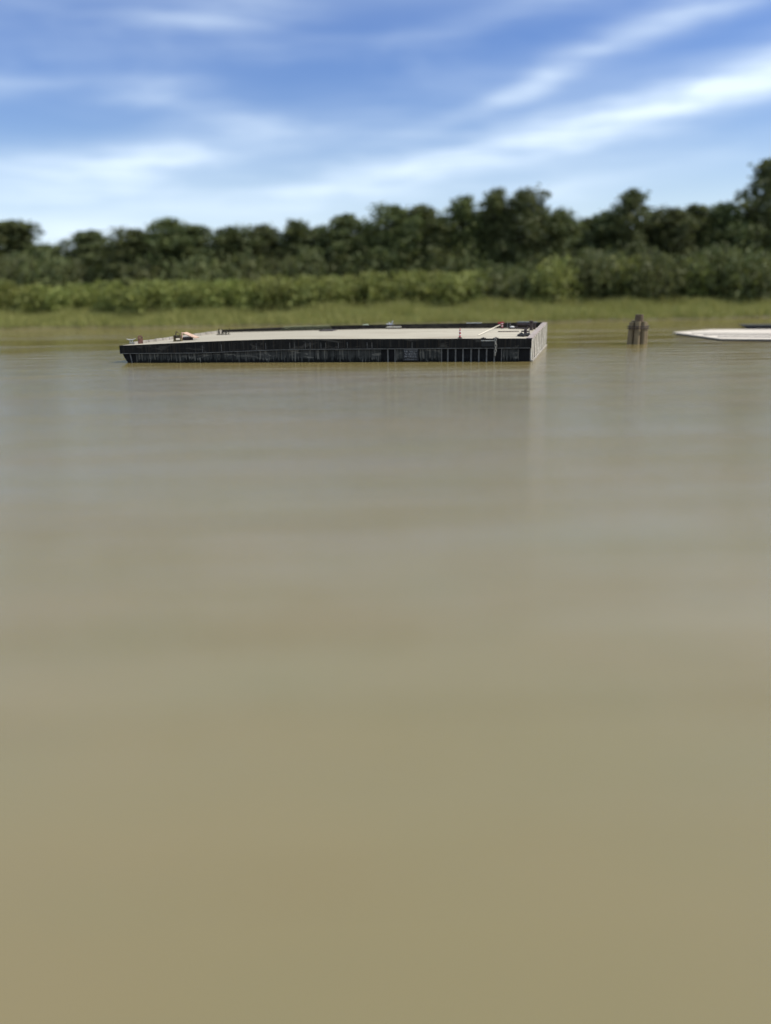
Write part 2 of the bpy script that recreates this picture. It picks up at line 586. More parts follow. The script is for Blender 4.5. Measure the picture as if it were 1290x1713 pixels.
def tree_proto(seed, H, W, shape, leaf):
    """unit-plan tree: tapered trunk with limbs, crown of leaf clumps that follow the limbs. H metres tall, W wide"""
    rng = np.random.default_rng(seed)
    root = empty('tree', (0, 0, 0), None, 'tree')
    tr = MB()
    k = 9
    bend = rng.normal(size=2) * .02 * H
    axis = [np.array([bend[0] * (i / k) ** 2, bend[1] * (i / k) ** 2, H * .96 * i / k]) for i in range(k + 1)]
    tr.tube(axis, [.018 * H * (1 - .9 * i / k) + .03 for i in range(k + 1)], 8)
    cs, rs = [], []
    nl = 46
    for i in range(nl):
        h = (i + rng.uniform(0, 1)) / nl
        z0 = H * (.10 + .86 * h)
        if shape == 'cone':
            env = W / 2 * (1.05 - h) ** .8
        elif shape == 'dome':
            env = W / 2 * math.sqrt(max(.03, 1 - ((h - .42) / .60) ** 2))
        else:                                    # column
            env = W / 2 * min(1, .35 + 2.5 * (1 - h)) * (.8 + .2 * math.sin(9 * h))
        ang = i * 2.4 + rng.uniform(-.5, .5)
        reach = env * rng.uniform(.35, 1.0)
        ax_p = axis[min(k, int((z0 / (H * .96)) * k))] * [1, 1, 0]
        p0 = ax_p + [0, 0, z0 - .25 * reach - .04 * H]
        p1 = ax_p + [math.cos(ang) * reach, math.sin(ang) * reach, z0]
        p0[2] = max(p0[2], .06 * H)
        mid = (p0 + p1) / 2 + [0, 0, .12 * reach]
        tr.tube([p0, mid, p1], [.0065 * H * (1.1 - h), .004 * H * (1.1 - h) + .01, .012], 5)
        cs.append(p1)
        rs.append(W * rng.uniform(.10, .19) * (1 - .35 * h))
        if rng.uniform() < .6:
            cs.append((mid + p1) / 2 + rng.normal(size=3) * .04 * W)
            rs.append(W * rng.uniform(.09, .15))
    for i in range(34):                          # inner clumps close the crown
        h = (i + .5) / 34
        z0 = H * (.16 + .78 * h)
        env = W / 2 * (max(.1, 1 - abs(h - .4) ** 2 / .5) if shape != 'cone' else 1.05 - h) * .62
        a_ = i * 2.4 + 1
        q_ = math.sqrt(rng.uniform(0, 1)) * env
        cs.append(np.array([math.cos(a_) * q_, math.sin(a_) * q_, z0]))
        rs.append(W * rng.uniform(.15, .23) * (1 - .3 * h))
    for _ in range(5):
        cs.append(axis[-1] + rng.normal(size=3) * .03 * W)
        rs.append(W * rng.uniform(.06, .11))
    tr.build('trunk', M['bark'], root)
    if shape == 'col':
        rs = [r_ * 1.5 for r_ in rs]
    pts = clump_points(rng, np.array(cs), np.array(rs), 36)
    me = quads_mesh('crown', pts, rng.uniform(.20, .46, len(pts)), rng, leaf)
    cr = bpy.data.objects.new('crown', me)
    col.objects.link(cr)
    cr.parent = root
    return root


def bush_proto(seed, leaf, H=6.0, W=7.0):
    rng = np.random.default_rng(seed)
    root = empty('bush', (0, 0, 0), None, 'bush')
    st = MB()
    cs, rs = [], []
    for i in range(22):
        a = i * 2.4
        r_ = W / 2 * math.sqrt((i + .5) / 22) * .85
        top = H * (1 - .55 * (r_ / (W / 2)) ** 2) * rng.uniform(.75, 1)
        p1 = np.array([math.cos(a) * r_, math.sin(a) * r_, top * .9])
        p0 = np.array([math.cos(a) * r_ * .25, math.sin(a) * r_ * .25, 0])
        st.tube([p0, (p0 + p1) / 2 + [0, 0, .3], p1], [.06, .045, .015], 5)
        for fz in (.98, .7, .42):
            q = p0 + (p1 - p0) * [min(1, fz + .3), min(1, fz + .3), fz]
            cs.append(q + rng.normal(size=3) * .15)
            rs.append(rng.uniform(.6, 1.05))
    st.build('stem', M['bark'], root)
    pts = clump_points(rng, np.array(cs), np.array(rs), 26)
    pts[:, 2] = np.maximum(pts[:, 2], .1)
    me = quads_mesh('foliage', pts, rng.uniform(.14, .30, len(pts)), rng, leaf, 1.5, .3)
    cr = bpy.data.objects.new('foliage', me)
    col.objects.link(cr)
    cr.parent = root
    return root


PROTO = {}
for key, args in {'dome': (1, 22, 12, 'dome'), 'dome2': (2, 22, 13, 'dome'), 'col': (3, 24, 7.5, 'col'),
                  'cone': (4, 22, 11, 'cone'), 'dome3': (5, 22, 11, 'dome')}.items():
    PROTO[key] = [tree_proto(*args, M['leaf_dark']), args[1], args[2], False]
BUSH = {'light': [bush_proto(11, M['leaf_bush']), 6.0, 7.0, False], 'light2': [bush_proto(12, M['leaf_bush'], 6, 7), 6.0, 7.0, False],
        'dark': [bush_proto(13, M['leaf_bush2']), 6.0, 7.0, False]}


def plant(book, key, px, top_py, width_px, y, label, cat, group):
    pr = book[key]
    root = pr[0] if not pr[3] else copy_tree(pr[0])
    pr[3] = True
    top = at_y(px, top_py, y)
    gz = ground_z(top[0], y) - .1
    h = top[2] - gz
    wd = width_px / F * math.hypot(top[0], y)
    root.location = (top[0], y, gz)
    root.scale = (wd / pr[2], wd / pr[2] * rnd.uniform(.85, 1.1), h / pr[1])
    root.rotation_euler = (0, 0, rnd.uniform(0, 6.28))
    tag(root, label, cat, group)
    if group is None and 'group' in root:
        del root['group']
    return root


G = 'trees of the forest edge across the river'
TREES = [  # proto, px, top py, crown width px, distance, label
    ('cone', 14, 368, 105, 176, 'leftmost pointed dark tree at the edge of the photo'),
    ('dome', 75, 408, 80, 172, 'low tree in the dip right of the leftmost pointed tree'),
    ('dome3', 142, 386, 80, 170, 'small rounded tree standing alone between two dips of the left skyline'),
    ('dome2', 188, 412, 60, 171, 'low tree in the second skyline dip from the left'),
    ('dome', 228, 382, 80, 168, 'rounded tree above the left corner of the black barge'),
    ('dome2', 284, 366, 95, 168, 'highest rounded tree of the left third'),
    ('dome3', 335, 377, 80, 170, 'rounded tree at right shoulder of the highest left third tree'),
    ('dome', 385, 378, 80, 167, 'broad tree over the left rear corner of the barge'),
    ('dome2', 440, 376, 80, 169, 'broad flat topped tree above the barge, left of the narrow crown'),
    ('col', 497, 366, 48, 166, 'narrow crown poking up left of the photo middle'),
    ('dome', 532, 378, 60, 170, 'low link tree between narrow crown and wide round crown'),
    ('dome3', 571, 359, 80, 165, 'wide round crown left of the sky gap at middle'),
    ('dome2', 618, 374, 50, 174, 'low crown in the gap beside the tall central block'),
    ('dome', 660, 342, 80, 164, 'left tree of the tall square block at the middle'),
    ('dome3', 712, 343, 80, 164, 'right tree of the tall square block at the middle'),
    ('col', 771, 329, 48, 165, 'narrow upright tree right of the tall square block'),
    ('dome', 800, 352, 50, 170, 'lower tree between the two narrow upright trees'),
    ('col', 828, 317, 44, 166, 'slim tallest spire tree left of the big round top'),
    ('dome2', 880, 316, 72, 163, 'big dark round topped tree above the right end of the barge'),
    ('dome', 935, 351, 72, 165, 'rounded tree right of the big dark round top'),
    ('dome3', 982, 366, 70, 170, 'lowest tree in the skyline dip above the river pile'),
    ('dome', 1012, 354, 60, 168, 'tree at left foot of the tall leaning oval crown'),
    ('dome3', 1055, 318, 66, 164, 'tall oval crown standing above the brown river pile'),
    ('dome2', 1095, 354, 60, 168, 'tree at right foot of the tall oval crown'),
    ('dome', 1130, 346, 70, 165, 'rounded tree over the tip of the pale float'),
    ('dome3', 1166, 343, 70, 167, 'rounded tree over the middle of the pale float'),
    ('dome2', 1214, 339, 70, 165, 'rounded tree just left of the low tree by the right edge'),
    ('dome', 1254, 350, 60, 168, 'low tree tucked against the tallest right edge tree'),
    ('dome3', 1296, 266, 62, 163, 'tallest tree, cut by the right edge of the photo'),
]
for (key, px, tp, wp, y, lab) in TREES:
    yy = y + (10 if px < 200 else 0)
    plant(PROTO, key, px, tp, wp * 1.6, yy, lab, 'tree', G)
for i in range(24):
    px = -40 + i * 60 + rnd.uniform(-12, 12)
    line = np.interp(px, [-40, 90, 200, 300, 600, 700, 900, 1000, 1300], [404, 418, 406, 388, 384, 362, 358, 372, 362])
    plant(PROTO, ['dome', 'dome2', 'dome3', 'cone'][i % 4], px, line + rnd.uniform(-4, 14), 105, 184 + rnd.uniform(-4, 4) + (8 if px < 250 else 0),
          'dark tree of the second row, mostly hidden behind the skyline trees', 'tree', 'second row of dark trees')
# understorey: bushes and willows at the foot of the trees
for i in range(44):
    px = -30 + i * 31 + rnd.uniform(-8, 8)
    if px < 800:
        tp = np.interp(px, [-30, 150, 350, 550, 700, 800], [462, 462, 455, 445, 440, 440]) + rnd.uniform(-4, 6)
        key = ['light', 'light2'][i % 2]
        lab = 'bright green willow bush in the thicket left of the right barge end'
        grp = 'bright willow bushes along the bank'
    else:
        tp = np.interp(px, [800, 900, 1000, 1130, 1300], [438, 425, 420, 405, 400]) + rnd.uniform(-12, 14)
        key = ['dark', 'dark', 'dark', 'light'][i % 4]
        lab = 'tall green bush in the darker thicket beyond the right barge end'
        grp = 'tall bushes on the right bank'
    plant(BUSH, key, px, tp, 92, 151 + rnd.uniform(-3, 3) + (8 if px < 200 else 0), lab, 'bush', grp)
for i in range(26):
    px = -20 + i * 53 + rnd.uniform(-14, 14)
    tp = np.interp(px, [0, 400, 800, 900, 1300], [415, 410, 405, 400, 395]) + rnd.uniform(-10, 14)
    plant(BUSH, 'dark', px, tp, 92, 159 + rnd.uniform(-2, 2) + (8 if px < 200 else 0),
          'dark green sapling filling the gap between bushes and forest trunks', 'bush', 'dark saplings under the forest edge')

# reeds: uncountable
rng = np.random.default_rng(5)
n = 42000
rx = rng.uniform(-110, 110, n)
rd = rng.uniform(.2, 17, n) ** 1.0
ry = np.array([shore(x) for x in rx]) + rd
rz = np.array([ground_z(x, y) for x, y in zip(rx, ry)])
patch = .75 + .25 * np.sin(rx * .35 + 1.3 * np.sin(rx * .11)) * np.cos(ry * .4)
h = (1.4 + rd * .11) * rng.uniform(.6, 1.15, n) * patch
wd = rng.uniform(.05, .11, n)
ang = rng.uniform(0, math.pi, n)
lean = rng.normal(size=(n, 2)) * .25
dx, dy = np.cos(ang) * wd, np.sin(ang) * wd
V = np.zeros((n, 4, 3))
V[:, 0] = np.stack([rx - dx, ry - dy, rz], 1)
V[:, 1] = np.stack([rx + dx, ry + dy, rz], 1)
V[:, 2] = np.stack([rx + dx * .3 + lean[:, 0] * h, ry + dy * .3 + lean[:, 1] * h, rz + h], 1)
V[:, 3] = np.stack([rx - dx * .3 + lean[:, 0] * h, ry - dy * .3 + lean[:, 1] * h, rz + h], 1)
me = bpy.data.meshes.new('reeds')
me.vertices.add(4 * n)
me.vertices.foreach_set('co', V.ravel())
me.loops.add(4 * n)
me.loops.foreach_set('vertex_index', np.arange(4 * n))
me.polygons.add(n)
me.polygons.foreach_set('loop_start', np.arange(0, 4 * n, 4))
me.update(calc_edges=True)
me.materials.append(M['reed'])
o = bpy.data.objects.new('reeds', me)
col.objects.link(o)
tag(o, 'olive green reeds and grass lining the far bank', 'reeds', kind='stuff')

# ------------------------------------------------------------------ the barge
cFL, cFR, cRR, cRL = at_z(213, 607, 0), at_z(888, 605, 0), at_z(913, 577, 0), np.array([-17., 84, 0])
EX = (cFR - cFL) / np.linalg.norm(cFR - cFL)
EY = (cRR - cFR) / np.linalg.norm(cRR - cFR)
EZ = np.array([0, 0, 1.])
EYn = np.cross(EZ, EX)


def B(s, t, z=0.0):
    return cFL * (1 - s) * (1 - t) + cFR * s * (1 - t) + cRR * s * t + cRL * (1 - s) * t + np.array([0, 0, z])


def zdeck(s, t):
    f_ = np.interp(s, [0, .06, .2, .3, .4, .7, 1], [1.49, 1.56, 1.75, 1.86, 1.93, 1.88, 1.84])
    r_ = np.interp(s, [0, .25, .5, .75, 1], [1.66, 1.75, 1.83, 1.78, 1.72])
    return float(f_ * (1 - t) + r_ * t)


def zband(s):
    return float(np.interp(s, [0, .2, .3, .4, .6, 1], [.78, .80, .92, 1.03, 1.06, 1.07]))


def s_at(px, z=.8, t=0.0):
    lo, hi = -.1, 1.1
    for _ in range(40):
        mid = (lo + hi) / 2
        if proj(B(mid, t, z))[0] < px:
            lo = mid
        else:
            hi = mid
    return lo


def on_deck(px, py):
    """place on the deck seen at a photo pixel -> world point"""
    z = 1.8
    for _ in range(8):
        q = at_z(px, py, z)
        s, t = .5, .5
        for _ in range(12):
            e = (q - B(s, t))[:2]
            j = np.stack([(B(s + .01, t) - B(s, t))[:2], (B(s, t + .01) - B(s, t))[:2]], 1) / .01
            d = np.linalg.solve(j, e)
            s, t = s + d[0], t + d[1]
        z = zdeck(s, t)
    return B(s, t, z)


def sbox(mb, s0, s1, t0, t1, z0, z1, n=1):
    """box in barge coordinates, split along its length so that it follows the sheer"""
    g = (lambda k: (lambda s, t: k))
    z0 = z0 if callable(z0) else g(z0)
    z1 = z1 if callable(z1) else g(z1)
    vs, fs = [], []
    for i in range(n + 1):
        s = s0 + (s1 - s0) * i / n
        vs += [B(s, t0, z0(s, t0)), B(s, t1, z0(s, t1)), B(s, t1, z1(s, t1)), B(s, t0, z1(s, t0))]
        if i:
            a, b_ = 4 * (i - 1), 4 * i
            for k in range(4):
                l = (k + 1) % 4
                fs.append((a + k, b_ + k, b_ + l, a + l))
    fs += [(0, 1, 2, 3), (4 * n + 3, 4 * n + 2, 4 * n + 1, 4 * n)]
    mb.add(vs, fs)
    return mb


barge = empty('barge', B(.5, .5), 'long black deck barge with pale plank deck moored in the middle of the river', 'barge')
# hull with a raked left end
mb = MB()
sec = [(-.013, .82), (-.009, .45), (-.003, .1), (.006, -.5)]
vs, fs = [], []
for t in (.009, 1.0):
    vs += [B(s, t, z) for s, z in sec] + [B(.997, t, -.5), B(.997, t, 1.5), B(-.012, t, 1.3)]
fs = [tuple(range(7)), tuple(range(13, 6, -1))] + [(i, i + 7, (i + 1) % 7 + 7, (i + 1) % 7) for i in range(7)]
mb.add(vs, fs).build('hull', M['hull'], barge)
# deck
mb = MB()
ns, nt = 40, 10
vs = [B(-.012 + 1.004 * i / ns, j / nt, zdeck(max(0, i / ns), j / nt) - .002) for i in range(ns + 1) for j in range(nt + 1)]
fs = [(i * (nt + 1) + j, (i + 1) * (nt + 1) + j, (i + 1) * (nt + 1) + j + 1, i * (nt + 1) + j + 1) for i in range(ns) for j in range(nt)]
mb.add(vs, fs).build('deck', M['deck'], barge)
# rubbing band along the front and round the left end
mb = sbox(MB(), -.0155, 1.0005, -.004, .0085, lambda s, t: zband(max(s, 0)), lambda s, t: zdeck(max(s, 0), 0), 40)
mb.build('rubbing_band', M['band'], barge)
sbox(MB(), -.0155, .9985, -.0048, -.004, lambda s, t: zband(max(s, 0)) + .00, lambda s, t: zband(max(s, 0)) + .055, 40).build('band_lip', M['rib'], barge)
sbox(MB(), -.0155, -.0125, .0085, 1.0, .8, lambda s, t: zdeck(0, t) - .003, 1).build('left_band', M['band'], barge)
# steel plates of the lower side, ribs in the open bays between them
for (a, b_) in ((226, 338), (339, 468), (469, 559), (560, 637), (662, 673.5), (701, 737), (841, 868)):
    sbox(MB(), s_at(a), s_at(b_), .0052, .0088, -.3, lambda s, t: zband(s) - .03, 4).build('hull_plate', M['plate'], barge)
for x in (648.5, 660.5, 738.5, 749, 762, 774.5, 788, 801, 814, 827, 839):
    c0 = s_at(x)
    hw = .0016 if x not in (660.5, 738.5, 839) else .0011
    sbox(MB(), c0 - hw, c0 + hw, .0028, .0088, -.3, lambda s, t: zband(s) - .004, 1).build('hull_rib', M['rib'], barge)
q = [B(s_at(217, .7), .005, .76), B(s_at(220.5, 0), .005, -.1)]
MB().tube(q, .06, 6).build('hull_rib', M['rib'], barge)
# right end wall with sloping top
zt = lambda s, t: 1.87 + .40 * t
mb = sbox(MB(), .9975, 1.0005, .0086, 1.0, -.5, lambda s, t: zt(s, t) - .10, 1)
o = mb.build('end_wall', M['endwall'], barge)
sbox(MB(), .988, 1.0015, .0086, 1.001, lambda s, t: zt(s, t) - .098, zt, 1).build('end_coaming', M['coaming'], barge)
for t in np.linspace(.06, .97, 10):
    sbox(MB(), 1.0006, 1.0030, t - .006, t + .006, .0, lambda s, t: zt(s, t) - .11, 1).build('end_stiffener', M['endwall'], barge)
sbox(MB(), 1.0006, 1.0045, .012, .99, -.05, .10, 1).build('waterline_fender', M['sidewall'], barge)
# rear bulwark
zr = lambda s, t: float(np.interp(s, [0, .25, .5, 1], [1.93, 2.16, 2.25, 2.28]))
sbox(MB(), .0, .9870, .985, .9985, lambda s, t: zdeck(s, 1) - .05, zr, 24).build('rear_bulwark', M['bulwark'], barge)
# low grey coaming along the left edge
mb = MB()
for k in range(14):
    t0, t1 = .06 + .92 * k / 14, .06 + .92 * (k + .93) / 14
    sbox(mb, .000, .006, t0, t1, lambda s, t: zdeck(0, t) - .01, lambda s, t: zdeck(0, t) + .22 + .02 * (k % 2), 1)
mb.build('side_coaming', M['sidewall'], barge)


# mooring fittings welded to the deck (parts of the barge)
def cross_bitt(base, h, r, arm, mat=M['darkrust']):
    m_ = MB()
    m_.lathe(base, [(0, r * 1.9), (.03, r * 1.9), (.031, r), (h * .96, r), (h, r * .7)], 12)
    m_.tube([base - EX * arm + EZ * h * .62, base + EX * arm + EZ * h * .62], r * .42, 8)
    return m_.build('mooring_bitt', mat, barge, smooth=False)


q = on_deck(879, 560.5)
cross_bitt(q, .52, .13, .36)
q = on_deck(888.5, 552.5)
MB().lathe(q, [(0, .20), (.05, .20), (.051, .15), (.70, .14), (.74, .20), (.86, .20), (.90, .12)], 14).build('mooring_bollard', M['darkrust'], barge)
q = on_deck(894, 551)
MB().lathe(q, [(0, .18), (.05, .18), (.051, .12), (.52, .12), (.55, .17), (.62, .16)], 14).build('mooring_bollard', M['darkrust'], barge)
q = on_deck(220, 574.5)
m_ = MB().box(q + EZ * .05, (.34, .22, .1), (EX, EYn, EZ))
m_.tube([q - EX * .10 + EZ * .1, q - EX * .10 + EZ * .32], .05, 8).tube([q + EX * .10 + EZ * .1, q + EX * .10 + EZ * .32], .05, 8)
m_.tube([q - EX * .42 + EZ * .40, q - EX * .2 + EZ * .33, q + EX * .2 + EZ * .33, q + EX * .42 + EZ * .42], [.03, .055, .055, .03], 8)
m_.build('cleat', M['pale_steel'], barge)
# rusty padeye plate with a hole
q = on_deck(235.5, 575)
m_ = MB()
nseg = 16
hole, rad, th = .085, .21, .05
cz = .52
outer = [(-.21, 0), (-.21, cz)] + [(-rad * math.cos(a), cz + rad * math.sin(a)) for a in np.linspace(0, math.pi, nseg)] + [(.21, cz), (.21, 0)]
K = len(outer)
inner = []
for (x, z) in outer:
    a = math.atan2(z - cz, x)
    inner.append((hole * math.cos(a), cz + hole * math.sin(a)))
ax, ay = EX * .7 + EYn * .7, -EX * .7 + EYn * .7
for sgn in (-1, 1):
    pass
vs = []
for off in (-th, th):
    for ring in (outer, inner):
        vs += [q + ax * x + EZ * z + ay * off for x, z in ring]
fs = []
for i in range(K):
    j = (i + 1) % K
    fs += [(i, j, K + j, K + i), (2 * K + j, 2 * K + i, 3 * K + i, 3 * K + j), (i, 2 * K + i, 2 * K + j, j), (K + j, 3 * K + j, 3 * K + i, K + i)]
m_.add(vs, fs).build('padeye', M['rust'], barge)
q = on_deck(227, 575.2)
MB().tube([q + EX * .2 * math.cos(a) + EYn * .2 * math.sin(a) + EZ * .05 for a in np.linspace(0, 6.28, 15)[:-1]], .045, 6, closed=True).build('ring', M['pale_steel'], barge)

# sign board
sa, sb = s_at(674.3), s_at(700)
sbox(MB(), sa, sb, .0015, .0051, .12, lambda s, t: zband(s) - .02, 1)
sign = sbox(MB(), sa, sb, .0015, .0051, .10, lambda s, t: zband(s) - .02, 1).build('sign_board', M['sign'], barge)
ctr = B((sa + sb) / 2, .0015, 0)
wid = np.linalg.norm(B(sb, 0) - B(sa, 0))
mb = MB()
mb.box(ctr + EZ * (zband(.7) - .07) - EYn * .012, (wid * .9, .02, .03), (EX, EYn, EZ))
mb.build('sign_frame', M['letter'], sign)
for i, (txt, hgt_) in enumerate((('HK 705LJ P', .155), ('YZ BEION !', .155), ('IN YIELDS.', .155), ('x Comnr r.', .115))):
    cu = bpy.data.curves.new('lettering', 'FONT')
    cu.body = txt
    cu.size = hgt_ * 1.35
    cu.extrude = .006
    cu.resolution_u = 2
    tmp = bpy.data.objects.new('tmp_text', cu)
    col.objects.link(tmp)
    dg = bpy.context.evaluated_depsgraph_get()
    me = bpy.data.meshes.new_from_object(tmp.evaluated_get(dg))
    bpy.data.objects.remove(tmp)
    xs_ = [v.co.x for v in me.vertices]
    k = wid * .80 / (max(xs_) - min(xs_))
    org = ctr - EX * wid * .40 + EZ * (zband(.7) - .28 - .20 * i) - EYn * .02
    for v in me.vertices:
        q = org + EX * (v.co.x - min(xs_)) * k + EZ * v.co.y - EYn * v.co.z
        v.co = Vector(q - np.array(barge.location))
    me.materials.clear()
    me.materials.append(M['letter'])
    lo = bpy.data.objects.new('lettering', me)
    col.objects.link(lo)
    lo.parent = sign

# small pad of stringers on the upper band: faint welds
for x in (486, 494, 512, 520, 538, 546, 567, 582, 615, 623, 690, 340, 372, 430, 446):
    c0 = s_at(x)
    sbox(MB(), c0 - .0006, c0 + .0006, -.0046, -.004, lambda s, t: zband(s) + .10, lambda s, t: zdeck(s, 0) - .28, 1).build('weld_strip', M['rib'], barge)

# fender rack: dark rubber blocks and a pale bar at the deck edge
s0_, s1_ = s_at(806, 1.8), s_at(829, 1.8)
rack = empty('fender_rack', B((s0_ + s1_) / 2, -.005, zdeck(.9, 0) - .3), 'dark rubber fender blocks over a pale bar at the front deck edge', 'fender')
sbox(MB(), s0_, s1_, -.010, -.0045, zdeck(.9, 0) - .62, zdeck(.9, 0) - .19, 1).build('fender_pad', M['black'], rack)
sbox(MB(), s0_ - .001, s1_ - .002, -.0125, -.0102, zdeck(.9, 0) - .18, zdeck(.9, 0) - .12, 1).build('bar', M['pale_steel'], rack)
for (a, b_) in ((804, 813), (825, 834)):
    m_ = MB()
    for k in range(3):
        c0 = s_at(a + (b_ - a) * (k + .5) / 3, 1.8)
        m_.lathe(B(c0, .004, zdeck(.9, 0)), [(0, .08), (.03 + .05 * (k % 2), .08), (.06 + .05 * (k % 2), .04)], 8)
    m_.build('rubber_block', M['black'], rack)


def chain(pts, link, r, name, mat, label, cat, group=None):
    m_ = MB()
    pts = [np.array(p_) for p_ in pts]
    seg = []
    for a, b_ in zip(pts[:-1], pts[1:]):
        n_l = max(1, int(np.linalg.norm(b_ - a) / link))
        for k in range(n_l):
            seg.append((a + (b_ - a) * k / n_l, a + (b_ - a) * (k + 1) / n_l))
    for i, (a, b_) in enumerate(seg):
        d = (b_ - a)
        L_ = np.linalg.norm(d)
        d = d / L_
        sd_ = np.cross(d, [.31, .5, .8])
        sd_ /= np.linalg.norm(sd_)
        if i % 2:
            sd_ = np.cross(d, sd_)
        c_ = (a + b_) / 2
        m_.tube([c_ + d * L_ * .68 * math.cos(t_) + sd_ * L_ * .36 * math.sin(t_) for t_ in np.linspace(0, 6.283, 11)[:-1]], r, 5, closed=True)
    o_ = m_.build(name, mat, base=pts[0])
    return tag(o_, label, cat, group)


c0 = s_at(829.3, 1.5)
chain([B(c0, -.0125, zdeck(.9, 0) + .0), B(c0 + .0012, -.0105, 1.2), B(c0, -.009, .55)], .20, .034, 'chain', M['chain'],
      'grey steel chain hanging down the front side of the barge', 'chain')
pts = [on_deck(868, 563), on_deck(872, 560.5), on_deck(875, 563.3), on_deck(880, 561.8), on_deck(885, 560.5), on_deck(884, 563)]
chain([p_ + EZ * .09 for p_ in pts], .28, .06, 'chain', M['black'], 'heavy black chain lying on the deck at the right front corner', 'chain')

# ------------------------------------------------------------------ loose things on the deck


def delineator(px, py, hgt_, flag, label):
    q = on_deck(px, py)
    root = empty('delineator_post', q, label, 'safety post', 'red delineator posts on the deck')
    MB().lathe(q, [(0, .19), (.05, .18), (.09, .08)], 12).build('base', M['black'], root)
    MB().lathe(q + EZ * .09, [(0, .085), (hgt_ * .62, .065), (hgt_ * .7, .04), (hgt_ * .86, .035), (hgt_ * .9, .02)], 10).build('post', M['red'], root)
    for k in (.18, .5):
        MB().lathe(q + EZ * (.09 + hgt_ * k), [(0, .089), (hgt_ * .10, .085)], 10).build('reflective_band', M['white'], root)
    if flag:
        MB().box(q + EZ * hgt_ * .80 - EX * .12, (.62, .03, .16), (EX, EYn, EZ)).build('flag', M['red'], root)


delineator(769.5, 565.8, .82, False, 'red and white delineator post near the front deck edge')
delineator(840, 549.6, .72, True, 'red delineator post with small red flag near the rear wall')

# tall pale pole lying across the deck
a, b_ = on_deck(800, 562), on_deck(837, 549.2)
b_ = b_ + EZ * .36
o = MB().tube([a + EZ * .06, (a + b_) / 2 + EZ * .05, b_], .032, 8).build('pole', M['plank'], base=a)
tag(o, 'long pale pole lying slantwise, its far end up on the rear wall', 'pole')

# hose hoop
q = on_deck(612.5, 549.8)
pts = [q + EX * .55 * math.cos(a_) * 1.0 + EX * .0 + EZ * (.07 + .34 * max(0, math.sin(a_))) + EYn * .15 * math.cos(a_) for a_ in np.linspace(math.pi * 1.0, 0, 16)]
pts += [q + EX * .55 * math.cos(a_) + EZ * .07 - EYn * .45 * math.sin(-a_) * -1 for a_ in np.linspace(-.3, -math.pi + .3, 10)]
o = MB().tube(pts, .05, 7, closed=True).build('hose', M['hose'], base=q)
tag(o, 'pale green hose looped upright near the rear wall', 'hose')
# flat dark plate, for a dark patch on the deck
q = on_deck(549, 553.2)
o = MB().box(q + EZ * .05, (1.45, 2.1, .07), (EX, EYn, EZ)).build('dark_plate', M['darkrust'], base=q)
tag(o, 'flat dark plate lying on the deck left of the hose', 'steel plate')


def planks(px, py, ln, n_, mat, label, yaw=0.0, group='plank stacks on the deck', blk=True):
    q = on_deck(px, py)
    root = empty('plank_stack', q, label, 'lumber', group)
    ux = EX * math.cos(yaw) + EYn * math.sin(yaw)
    uy = -EX * math.sin(yaw) + EYn * math.cos(yaw)
    for k in (-.35, .35):
        MB().box(q + ux * ln * k + EZ * .07, (.12, 1.0, .13), (ux, uy, EZ)).build('bearer', M['darkrust'], root)
    for k in range(n_):
        for l in range(2):
            MB().box(q + uy * (-.4 + .8 * (k + .5) / n_) + EZ * (.16 + .052 * l) + ux * rnd.uniform(-.12, .12), (ln, .8 / n_ * .94, .048), (ux, uy, EZ)).build('plank', mat, root)


planks(637, 549.6, 1.35, 3, M['plank'], 'pale planks on bearers just right of the green hose')
planks(660, 549.8, 1.5, 3, M['plank'], 'pale planks carrying the bluish plastic scrap')
planks(681, 549.3, 1.25, 3, M['lumber'], 'pinkish crooked lumber pile right of the plastic scrap', .35)
# crumpled bluish plastic
q = on_deck(653.5, 549.8) + EZ * .24
m_ = MB()
for (dx_, dz_, l_) in ((-.42, .28, .5), (-.18, .42, .45), (.02, .22, .3), (.25, .55, .6), (.38, .2, .4), (-.3, .1, .4)):
    p1 = q + EX * dx_ + EZ * dz_ + EYn * rnd.uniform(-.1, .1)
    m_.tube([q + EX * dx_ * .2 - EZ * .0, (q + p1) / 2 + EYn * .06, p1], [.09, .07, .03], 6)
m_.lathe(q - EZ * .05, [(0, .22), (.1, .18), (.2, .08)], 9)
o = m_.build('plastic_scrap', M['bluewhite'], base=q)
tag(o, 'crumpled bluish white plastic scrap on top of pale planks', 'scrap')

# chain and gear heap with a board hatch, left end
q = on_deck(298, 571.2)
root = empty('windlass', q, 'mossy brass coloured hand windlass standing at the left coaming', 'windlass')
MB().box(q + EZ * .06, (.7, .5, .12), (EX, EYn, EZ)).build('bed', M['mossy'], root)
for k in (-.3, .3):
    MB().box(q + EX * k + EZ * .33, (.07, .4, .46), (EX, EYn, EZ)).build('cheek', M['mossy'], root)
MB().tube([q - EX * .38 + EZ * .42, q + EX * .38 + EZ * .42], .12, 10).build('drum', M['darkrust'], root)
pts = [q + EX * (.05 + .19 * math.cos(a_)) + EZ * (.62 + .19 * math.sin(a_)) - EYn * .1 for a_ in np.linspace(0, 6.283, 15)[:-1]]
MB().tube(pts, .045, 6, closed=True).build('gear_wheel', M['mossy'], root)
MB().tube([q + EX * .40 + EZ * .30, q + EX * .42 + EZ * .80], .06, 8).build('lever', M['tan'], root)
MB().tube([q - EX * .15 + EZ * .5, q - EX * .12 + EZ * .86, q + EX * .02 + EZ * .9], .05, 6).build('handle', M['mossy'], root)
q = on_deck(316, 569.0)
root = empty('hatch_cover', q, 'tan wooden hatch cover tilted open beside the windlass', 'hatch')
MB().box(q + EZ * .15 - EX * .12, (.75, .8, .24), (EX, EYn, EZ)).build('hatch_frame', M['darkrust'], root)
ux = EX * .92 - EZ * .38
